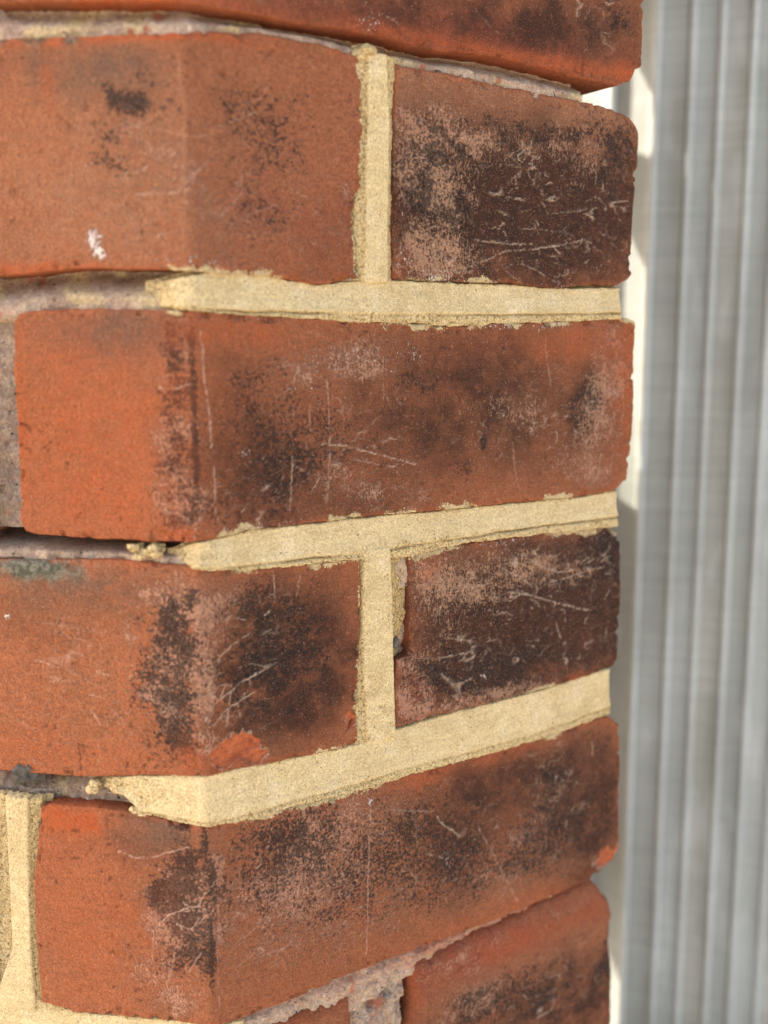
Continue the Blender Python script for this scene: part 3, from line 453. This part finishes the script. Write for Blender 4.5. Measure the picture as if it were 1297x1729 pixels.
    Yv = np.zeros(S.shape)
    for e in edges_new:
        dd = dist_top if e == 't' else dist_bot
        Yv = np.maximum(Yv, (1 - sstep(.2, 2.8, dd + 2.0 * ny)) * sstep(-.1, .4, fbm(S, Z, .07, 2, seed + 114)) * sstep(-12, -4, S))
    if key == 'c1a': Yv = np.maximum(Yv, (1 - sstep(0, 2.2, dist_r + 1.5 * ny)) * .8)
    if key == 'c3a': Yv = np.maximum(Yv, (1 - sstep(0, 2.2, dist_r + 1.8 * ny)) * .7)
    # relief
    w = off + tilt[0] * (S - (lx + rx) / 2) / Wd + tilt[1] * (Z - (zt + zb) / 2) / Hd
    w = w + fbm(S, Z, .045, 3, seed + 60) * .45 + fbm(S, Z, .33, 3, seed + 66) * .10
    burnt = np.clip(A['B'], 0, 1)
    w = w + fbm(S, Z, .55, 3, seed + 70) * .22 * burnt + fbm(S, Z, 1.0, 2, seed + 73) * .085
    w = w + ridge * (.12 + .26 * burnt_) + Yv * .06 + A['S'] * .09 - A['K'] * .45  + np.clip(A['N'] - .4, 0, 1) * .5 + np.clip(A['W'], 0, 1) * .05
    w = w - X * (.5 + 1.1 * np.clip(xc - .45, 0, .8) + .35 * fbm(S, Z, .5, 3, seed + 124) + .25 * np.sin(2.2 * np.hypot(S - (lx + rx) / 2, Z)))
    pits = sstep(.5, .66, fbm(S, Z, .55, 2, seed + 130)) * sstep(-.1, .4, fbm(S, Z, .06, 2, seed + 132))
    w = w - pits * .3; A['K'] = np.maximum(A['K'], pits * .35)
    chips = sstep(.22, .5, fbm(S, Z, .26, 3, seed + 80)) * (1 - sstep(.4, 2.6, edge + .6 * fbm(S, Z, .7, 2, seed + 82))) * 1.3
    w = w - chips
    Wv = w * (1 - sstep(0, 6, dep)) - dep
    side = sstep(.3, 3, dep)
    col = lambda a, b_, c, d: np.stack([a, b_, c, d], -1)
    tn = np.clip(tone + .28 * (sstep(-8, 8, S) - .5) * (1 if lx < 0 < rx else 0), 0, 1)
    at = {'mark1': col(A['D'], A['B'] * (1 - side * .5), A['P'] * (1 - side), A['W'] * (1 - side)),
          'mark2': col(A['G'] * (1 - side), np.maximum(A['O'], side * .2), A['T'], A['S'] * (1 - side)),
          'mark3': col(tn, A['N'], A['K'] * (1 - side), A['R']),
          'mark4': col(CR * (1 - side), Yv * (1 - side), X, 0 * S)}
    return grid_mesh('brick', wall(S, Z, Wv), at, M_brick, pillar)

LAB = {'c0': 'smooth dark red brick along the top of the picture', 'c1a': 'orange red brick wrapping the corner with white flecks', 'c1b': 'nearly black burnt brick end right of the upper yellow joint',
       'c2': 'long red brick wrapping the corner with a scraped pale middle', 'c3a': 'brick wrapping the corner with black sooty speckles and an orange chip', 'c3b': 'dark wrinkled brick end right of the lower yellow joint',
       'c4': 'long brick wrapping the corner with black crazed marks', 'c5b': 'dark brick with a worn red top edge'}
RES = .42
for key, kw in (('c0', dict(off=.9, tone=.75, seed=2, r=.8)), ('c1a', dict(off=.1, tone=.55, seed=9, r=.7)), ('c1b', dict(off=0, tone=.7, seed=14, r=1.0)),
                ('c2', dict(off=.25, tone=.5, seed=21, r=.7)), ('c3a', dict(off=0, tone=.38, seed=27, r=.7)), ('c3b', dict(off=-.1, tone=.75, seed=33, r=.9)),
                ('c4', dict(off=.15, tone=.55, seed=39, r=.7)), ('c5a', dict(off=-.8, tone=.8, seed=45, r=4.0)), ('c5b', dict(off=-.3, tone=.85, seed=51, r=4.5))):
    o = make_brick(key, RES, **kw)
    if key in LAB: o['label'] = LAB[key]

# bricks of the same wall just outside the picture: shared coarse meshes
def simple(s0, s1, res, sd):
    BR['_'] = dict(T=[(s0, 0), (s1, 0)], B=[(s0, -65), (s1, -65)], L=[(s0, 0), (s0, -65)], R=[(s1, 0), (s1, -65)],
                   m=[('D', (s0 + s1) / 2 + 20, -30, 25, 25, .4), ('B', s1 - 25, -35, 30, 30, .6)], c=[], w=[])
    return make_brick('_', res, seed=sd, tone=.55, r=1.8, depth=100)
first = {}
def coarse(kind, zt, dx=0):
    if kind not in first:
        o = simple(*kind, 6.0, 60 + len(first)); first[kind] = o
    else:
        o = first[kind].copy(); C.objects.link(o); o.parent = pillar
    o.location.z = zt * .001; o.location.x = dx * .001
typeA = [(-56, 171), (-282, -67), (-508, -293)]
typeB = [(-169, 54), (66, 171), (-395, -180), (-621, -406)]
for c in range(-6, 11):
    zt = 74.1 - 74.7 * c
    for k in (typeA if c % 2 == 0 else typeB):
        if 0 <= c <= 4 and k[1] > -60: continue
        if c == 5 and k[1] > 0: continue
        coarse(k, zt, -6.5 if c == 4 and k[1] == -67 else 0)

# ------------------------------------------------------------------ joints
def bot(c, s):
    k = {0: ['c0'], 1: ['c1a', 'c1b'], 2: ['c2'], 3: ['c3a', 'c3b'], 4: ['c4']}[c]
    return lin(sum([BR[q]['B'] for q in k], []), s)
def top(c, s):
    k = {1: ['c1a', 'c1b'], 2: ['c2'], 3: ['c3a', 'c3b'], 4: ['c4'], 5: ['c5a', 'c5b']}[c]
    return lin(sum([BR[q]['T'] for q in k], []), s)
def old_bed(j, end, wt, wb, marks=(), res=.45, s_from=-200):
    s = np.concatenate([np.arange(-520, s_from, 6.0), np.arange(s_from, end - 4, res), np.linspace(end - 4, end + .6, 12)])
    v = np.linspace(-.75, 1.75, 46)
    S, V = np.meshgrid(s, v)
    b = bot(j, S); t = top(j + 1, S)
    b = np.where(S < -70, 9.5 - 74.7 * j, b); t = np.where(S < -70, -0.3 - 74.7 * j, t)
    gap = np.maximum(b - t, 4.0); mid = (b + t) / 2
    Z = mid - (V - .5) * gap
    Wv = wt + (wb - wt) * sstep(.02, .75, V) + fbm(S, Z, .09, 3, 5 + j) * 1.7 + fbm(S, Z, .4, 3, 11 + j) * .95 + fbm(S, Z, 1.2, 2, 15 + j) * .32
    Wv = Wv - 14 * (1 - sstep(-59, -55, S)) * (sstep(.95, 1.3, V) + 1 - sstep(-.3, .05, V))
    e = end + fbm(Z, S, .25, 2, 3 + j) * 2.0 - S
    Wv = Wv - (1 - sstep(0, 2.5, e)) * 4 - (1 - sstep(-.5, .8, e)) * 90
    yel = .55 * sstep(.62, .8, fbm(S, Z, .13, 2, 30 + j) + .35) + 0 * S; dark = np.zeros(S.shape); red = .8 * sstep(.55, .7, fbm(S, Z, .2, 2, 33 + j))
    for (t_, s_, z_, rx, rz, a) in marks:
        g = blob(S, Z, (t_, s_, z_, rx, rz, a), 3)
        if t_ == 'D': dark = np.maximum(dark, g)
        elif t_ == 'R': red = np.maximum(red, g)
        else: yel = np.maximum(yel, g)
    return grid_mesh('old_bed_joint', wall(S, Z, Wv), {'mark1': np.stack([yel, dark, red, 0 * S], -1)}, M_old, pillar)
old_bed(0, 148, -8.5, -1.6, [('D', 96, -3, 3, 2, .8), ('Y', -32, 3.5, 4, 3, 1)])
old_bed(1, 163, -13.0, -2.4, [('Y', -10, -70, 8, 4, .6)])
old_bed(2, 162, -38.0, -2.2)
old_bed(3, 160, -13.0, -6.0, [('D', -58, -217, 8, 6, .8)])
old_bed(4, 160, -5.5, -3.0, [('R', 110, -296, 60, 4, .5), ('D', 66, -295, 5, 3, .6)])
def plain_bed(zc):
    s = np.arange(-560, 168, 7.0); v = np.linspace(-11, 11, 7); S, V = np.meshgrid(s, v)
    Wv = -4 + fbm(S, V, .1, 3, 2) - (S > 162) * 90
    return grid_mesh('old_bed_joint', wall(S, V, Wv), {'mark1': np.zeros(S.shape + (4,))}, M_old, pillar)
pb = None
for c in list(range(-6, 0)) + list(range(5, 11)):
    if pb is None: o = pb = plain_bed(0)
    else:
        o = pb.copy(); C.objects.link(o); o.parent = pillar
    o.location.z = (4.6 - 74.7 * c) * .001

def old_perp(s0, s1, z0, z1, w0, seed, marks=(), res=.45, amp=1.1):
    z = np.arange(z1 - 3, z0 + 3, res); s = np.linspace(s0 - 6, s1 + 6, int((s1 - s0 + 12) / res))
    S, Z = np.meshgrid(s, z)
    Wv = w0 + fbm(S, Z, .09, 3, seed) * 2.2 + fbm(S, Z, .3, 3, seed + 4) * amp + fbm(S, Z, 1.2, 2, seed + 7) * .32
    dark = 0 * S; red = .7 * sstep(.5, .7, fbm(S, Z, .2, 2, seed + 9)); yel = 0 * S
    for (t_, s_, z_, rx, rz, a) in marks:
        g = blob(S, Z, (t_, s_, z_, rx, rz, a), 3)
        if t_ == 'D': dark = np.maximum(dark, g)
        elif t_ == 'R': red = np.maximum(red, g)
        else: yel = np.maximum(yel, g)
    return grid_mesh('old_perpend_joint', wall(S, Z, Wv), {'mark1': np.stack([yel, dark, red, 0 * S], -1)}, M_old, pillar)
old_perp(-67, -56, 75, 5, -12, 3)
old_perp(-67, -56, -76, -136, -6.5, 8, [('D', -61, -110, 9, 34, .45)])
old_perp(-68, -56, -225, -292, -6, 12, [('R', -65, -258, 3, 12, .9)])
old_perp(54, 68, -1, -66, -7, 17)
old_perp(53, 72, -150, -214, -4.0, 22, [('D', 69, -184, 4, 6, .6)])
old_perp(54, 68, -296, -364, -4.5, 27, [('R', 63, -304, 2.5, 9, 1.2), ('D', 66, -306, 3, 8, .9), ('D', 60, -310, 3, 8, .5), ('Y', 57, -303, 3, 8, .4)], .4, 2.6)

def pointing(key, wT=-1.1, wK=.55, wB=.3, seed=1, gap=-4, label=None, gr=1.1):
    p = PT[key]; e0, e1 = p['start'], p['end']
    s = np.arange(e0 - 2.5, e1 + 2.5, .36)
    if e0 < -100: s = np.concatenate([np.arange(e0, -75, 4.0), np.arange(-75, e1 + 2.5, .36)])
    v = np.linspace(-.14, 1.14, 64)
    S, V = np.meshgrid(s, v)
    T = lin(p['T'], S); B = lin(p['B'], S); K = np.minimum(np.maximum(lin(p['K'], S), B + .6), T - 2)
    Z = T + (B - T) * V
    rag = fbm(S, Z, .22, 3, seed) * .5 + fbm(S, Z, 1.5, 2, seed + 3) * .24 + .4
    ragS = fbm(S, Z, .22, 3, seed + 5) * 3.2 + fbm(S, Z, .9, 2, seed + 6) * 1.0 + rag
    inside = np.minimum(np.minimum(T - Z + .2, (Z - B) * 1.0) + rag, np.minimum((S - e0) + ragS, (e1 - S) * 1.2 + rag * .5 - 2.2 * np.clip((Z - B) / (T - B) - .2, 0, 1) * np.clip(1 - (Z - B) / (T - B), 0, 1) * 2))
    f = np.clip((T - Z) / (T - K), 0, 1.0)
    band = wT + (wK - wT) * f ** 1.3
    below = sstep(-.25, .55, K - Z + .45 * fbm(S, Z, .5, 2, seed + 17))
    groove = np.exp(-((Z - K + .38 + .5 * fbm(S, 0 * Z, .12, 3, seed + 16)) / .30) ** 2) * np.clip(.7 + 1.0 * fbm(S, 0 * Z, .06, 3, seed + 8), .05, 1.3)
    prof = band * (1 - below) + (wB + .12 * fbm(S, Z, .8, 2, seed)) * below - groove * gr
    rough = np.clip(.04 + .85 * below + .9 * (1 - sstep(0, 9, S - e0 + 4 * fbm(S, Z, .2, 2, seed + 1))) + .75 * (1 - sstep(-.3, 1.1, T - Z + .5 * fbm(S, Z, .5, 2, seed + 31))) + .3 * sstep(.1, .6, fbm(S, Z, .12, 3, seed + 12)), 0, 1)
    for (s_, z_, rx, rz) in p['rough']:
        rough = np.maximum(rough, blob(S, Z, ('', s_, z_, rx, rz, .9), seed))
    nearend = 1 - sstep(0, 12, S - e0)
    lump = -2.6 * (1 - sstep(0, 7, S - e0)) + nearend * (.7 * fbm(S, Z, .5, 3, seed + 41) + .35 * fbm(S, Z, 1.3, 2, seed + 43)) + 1.2 * fbm(S, Z, .16, 2, seed + 2) * (1 - sstep(2, 22, S - e0))
    Wv = prof + lump + fbm(S, Z, .06, 2, seed + 20) * .35 + fbm(S, Z, 1.2, 2, seed + 21) * (.05 + .24 * rough) + fbm(S, Z, .5, 2, seed + 22) * .22 * rough
    drag = fbm(S * .25, Z, 1.1, 2, seed + 30) * .07; Wv = Wv + drag * (1 - rough)
    m = sstep(0, .75, inside)
    Wv = gap + (Wv - gap) * m
    Wv = Wv - 60 * (1 - sstep(-.6, .5, (e1 + .6) - S))
    sand_and_shade = np.clip(groove * .75, 0, 1) * (1 - .5 * below) + np.clip(.22 * (1 - sstep(0, .6, T - Z)), 0, 1)  # painted shade in the groove and under the upper brick edge
    o = grid_mesh('bed_joint_pointing', wall(S, Z, Wv), {'mark1': np.stack([rough, sand_and_shade, 0 * S, 0 * S], -1)}, M_new, pillar)
    if label: o['label'] = label
pointing('bedA', seed=3, label='fresh yellow mortar strip with a struck line, under the burnt brick')
pointing('bedB', seed=11, wT=-.8, label='fresh yellow mortar strip under the long scraped brick')
pointing('bedC', seed=19, wT=-.7, wK=.25, wB=.2, gr=.45, label='widest fresh yellow mortar strip, reaching left round the corner')
pointing('bedD', seed=25, wT=-.8, wK=.1, label='fresh yellow mortar strip along the bottom left')

def perp_pointing(key, seed, wl, wc, wr, k2step, stainR=0, label=None):
    p = PV[key]; z0, z1 = p['z']
    z = np.arange(z1 - 1.5, z0 + 1.5, .36); v = np.linspace(-.14, 1.14, 60)
    V, Z = np.meshgrid(v, z)
    Lx = lin(p['L'], Z, 1); Rx = lin(p['R'], Z, 1); K1 = lin(p['K1'], Z, 1); K2 = lin(p['K2'], Z, 1)
    S = Lx + (Rx - Lx) * V
    rag = fbm(S, Z, .24, 3, seed) * .45 + fbm(S, Z, 1.5, 2, seed + 3) * .24 + .35
    inside = np.minimum(np.minimum(S - Lx + .1, Rx - S + .1) + rag, np.minimum(z0 - Z, Z - z1) + 1.2 + rag)
    a = sstep(-.5, .5, S - K1) ; b = sstep(-.35, .35, S - K2)
    slL = np.clip((K1 - S) / np.maximum(K1 - Lx, .3), 0, 1); slR = np.clip((S - K2) / np.maximum(Rx - K2, .3), 0, 1)
    prof = wc - (1 - a) * (wc - wl + .5 * slL) - b * (k2step + (wc - wr) * slR)
    rough = np.clip(.1 + .85 * (1 - a) + .95 * b + .35 * sstep(.2, .6, fbm(S, Z, .15, 3, seed + 12)), 0, 1)
    Wv = prof + fbm(S, Z, .07, 2, seed + 20) * .4 + fbm(S, Z, 1.2, 2, seed + 21) * (.05 + .32 * rough) + fbm(S, Z, .5, 2, seed + 22) * .25 * rough
    m = sstep(0, .75, inside)
    Wv = -4 + (Wv + 4) * m
    sand_and_shade = np.clip(stainR * b, 0, 1) + .4 * np.exp(-((S - K2 - .25) / .3) ** 2) + .25 * np.exp(-((S - K1 + .2) / .35) ** 2)  # brown sand in the hollow, plus painted shade along the cut lines
    o = grid_mesh('perpend_joint_pointing', wall(S, Z, Wv), {'mark1': np.stack([rough, np.clip(sand_and_shade, 0, 1), 0 * S, 0 * S], -1)}, M_new, pillar)
    if label: o['label'] = label
perp_pointing('perpA', 31, -.5, .35, -.8, .7, label='upright fresh yellow joint left of the burnt brick')
perp_pointing('perpB', 37, -.4, .55, -1.6, .8, .6, label='upright fresh yellow joint with a rough brown hollow on its right')
perp_pointing('perpC', 43, -1.6, .1, -1.0, .9, label='upright fresh yellow joint at the lower left')

# ------------------------------------------------------------------ small lumps
def lump(name, s, z, w, size, seed, mat, parent, parts=1, sub=4, amp=.3):
    bm = bmesh.new(); rr = random.Random(seed)
    for k in range(parts):
        f = (.62 if parts < 8 else rr.uniform(.22, .5)) if parts > 1 else 1
        o = Vector((rr.uniform(-.5, .5) * size[0], rr.uniform(-.4, .4) * size[1], rr.uniform(-.35, .3) * size[2])) if parts > 1 else Vector()
        r = bmesh.ops.create_icosphere(bm, subdivisions=sub, radius=1)
        for q in r['verts']:
            d = q.co.copy()
            from mathutils import noise as mn
            n = mn.noise(d * 1.7 + Vector((seed, k * 7, 0))) * amp + mn.noise(d * 5 + Vector((k * 3, seed, 0))) * amp * .45 + mn.noise(d * 12 + Vector((k, seed, 4))) * amp * .25
            d = d * (1 + n)
            q.co = Vector((d.x * size[0] * f / 2, d.y * size[1] * f / 2, d.z * size[2] * f / 2)) + o
    for fc in bm.faces: fc.smooth = True
    bmesh.ops.scale(bm, vec=(.001, .001, .001), verts=bm.verts)
    me = bpy.data.meshes.new(name); bm.to_mesh(me); bm.free(); me.materials.append(mat)
    a = me.attributes.new('mark1', 'FLOAT_COLOR', 'POINT'); a.data.foreach_set('color', [.8, .0, 0, 0] * len(me.vertices))
    ob = bpy.data.objects.new(name, me); C.objects.link(ob)
    p = wall(np.array([float(s)]), np.array([float(z)]), np.array([float(w)]))[0]
    ob.location = Vector(p); ob.rotation_euler.z = -AL if s < 0 else AR
    if parent: ob.parent = parent
    return ob
lump('mortar_lump', 53, 1.5, -2.2, (9, 6, 5), 15, M_new, pillar, parts=5)
lump('mortar_lump', -36, -217.5, -1.5, (6, 5, 5), 16, M_new, pillar, parts=4)
lump('mortar_lump', -21, -224.5, -1.2, (7, 4, 4), 18, M_new, pillar, parts=5)
lump('stone_chip', 84.5, -1.4, -1.6, (3.6, 3, 3.2), 21, M_stone, pillar)
lump('stone_chip', 68.5, -181, -.9, (2.6, 2, 4), 23, M_stone, pillar)
lump('stone_chip', 12, 2.2, -3.0, (3.0, 3, 2.4), 25, M_stone, pillar)
thing(lump('mortar_crumb', -16.4, -143.6, -1.2, (9, 6, 5.5), 5, M_new, None, parts=16, sub=3, amp=.55), 'small crumb of yellow mortar lying in the dark gap under the corner brick', 'crumb')
lump('stone_chip', -60, -215.5, -2.6, (10, 7, 8), 9, M_stone, pillar, sub=4, amp=.45)['label'] = 'black stone bedded in the old joint'

# ------------------------------------------------------------------ grey ribbed panel behind the corner
panel = thing(empty('ribbed_panel', (0.25, 0.26, -0.755)), 'tall grey painted panel with upright ribs, blurred behind the right edge of the brick corner', 'panel')
def strip(name, prof, mi=0, z0=-.755, z1=.6):
    # prof: list of (x, y) in mm; extruded upright, with a back
    nz = 24
    pr = np.array(prof, float)
    P = np.zeros((nz, len(pr), 3)); zz = np.linspace(z0, z1, nz)
    P[:, :, 0] = pr[None, :, 0] * .001; P[:, :, 1] = pr[None, :, 1] * .001; P[:, :, 2] = zz[:, None]
    P -= np.array(panel.location)[None, None, :]
    return grid_mesh(name, P, None, M_panels[mi], panel)
def facet(x0, y0, x1, y1, nose=1.7):
    # a shallow slope running forward to a rounded nose, then a step back
    p = [(x0, y0 + 3), (x0, y0)]
    n = 6
    dx, dy = x1 - x0, y1 - y0
    for k in range(1, n + 1): # slightly hollow slope
        t = k / n * .86; p.append((x0 + dx * t, y0 + dy * t + 1.1 * math.sin(math.pi * t)))
    cx_, cy_ = x1 - nose, y1 + nose
    for a in np.linspace(200, 360, 9):
        p.append((cx_ + nose * math.cos(math.radians(a)), cy_ + nose * math.sin(math.radians(a))))
    q = p[9 - 1:] + [(x1, y1 + 10), (x1 - 1, y1 + 16)]
    return p[:9], q
noses = [(158.5, 291.0), (174.5, 280.0), (193.5, 265.0), (210.0, 260.5), (223.5, 256.5), (238.0, 252.5), (251.0, 249.0)]
while len(noses) < 16: noses.append((noses[-1][0] + 13.5, noses[-1][1] - 3.7))
for i in range(1, len(noses)):
    (xa, ya), (xb, yb) = noses[i - 1], noses[i]
    dpt = 15.0 if i < 3 else (7.5, 5.5, 8.5, 6.0)[i % 4]
    slope, bead = facet(xa - .5, max(ya + 4.0, yb + dpt), xb, yb, 2.1)
    strip('facet', slope, i % 3)
    strip('bead', bead, 3)  # paler colour paints the bright highlight line along each nose
xe, ye = noses[-1]
strip('return_edge', [(xe - .5, ye + 4), (xe + 30, ye + 4), (xe + 31, ye + 5), (xe + 31, ye + 80)], 0)

# unseen core added behind the brick facing, shaped to throw sun patches on the panel
zz = np.linspace(-.75, .52, 420) * 1000
def yb_of(z):
    y = 296 + 0 * z
    for a, b, cut in CUTS:
        y = y - cut * sstep(a - 5, a + 5, z) * (1 - sstep(b - 5, b + 5, z))
    return y + 3.0 * fbm(z, 0 * z, .035, 3, 4) + 1.2 * fbm(z, 0 * z, .15, 2, 5)
DROP = 52.0
CUTS = ((10 + DROP, 66 + DROP, 17), (-174 + DROP, -22 + DROP, 15), (-900, -425 + DROP, 16))  # cuts in the back edge that let sun reach the panel
yb_ = yb_of(zz)
outline = [(-560, 205), (-560, 262), (-200, 266), (40, 270)]
P = np.zeros((len(zz), 8, 3))
for k, (a, b) in enumerate(outline): P[:, k, 0] = a; P[:, k, 1] = b
P[:, 4, 0] = 132; P[:, 4, 1] = yb_
P[:, 5, 0] = 137; P[:, 5, 1] = yb_ - 3
P[:, 6, 0] = 138; P[:, 6, 1] = 176
P[:, 7, 0] = 95; P[:, 7, 1] = 150
P[:, :, 2] = zz[:, None]
grid_mesh('sun_blocker', P * .001, {'mark1': np.zeros((len(zz), 8, 4))}, M_old, pillar)
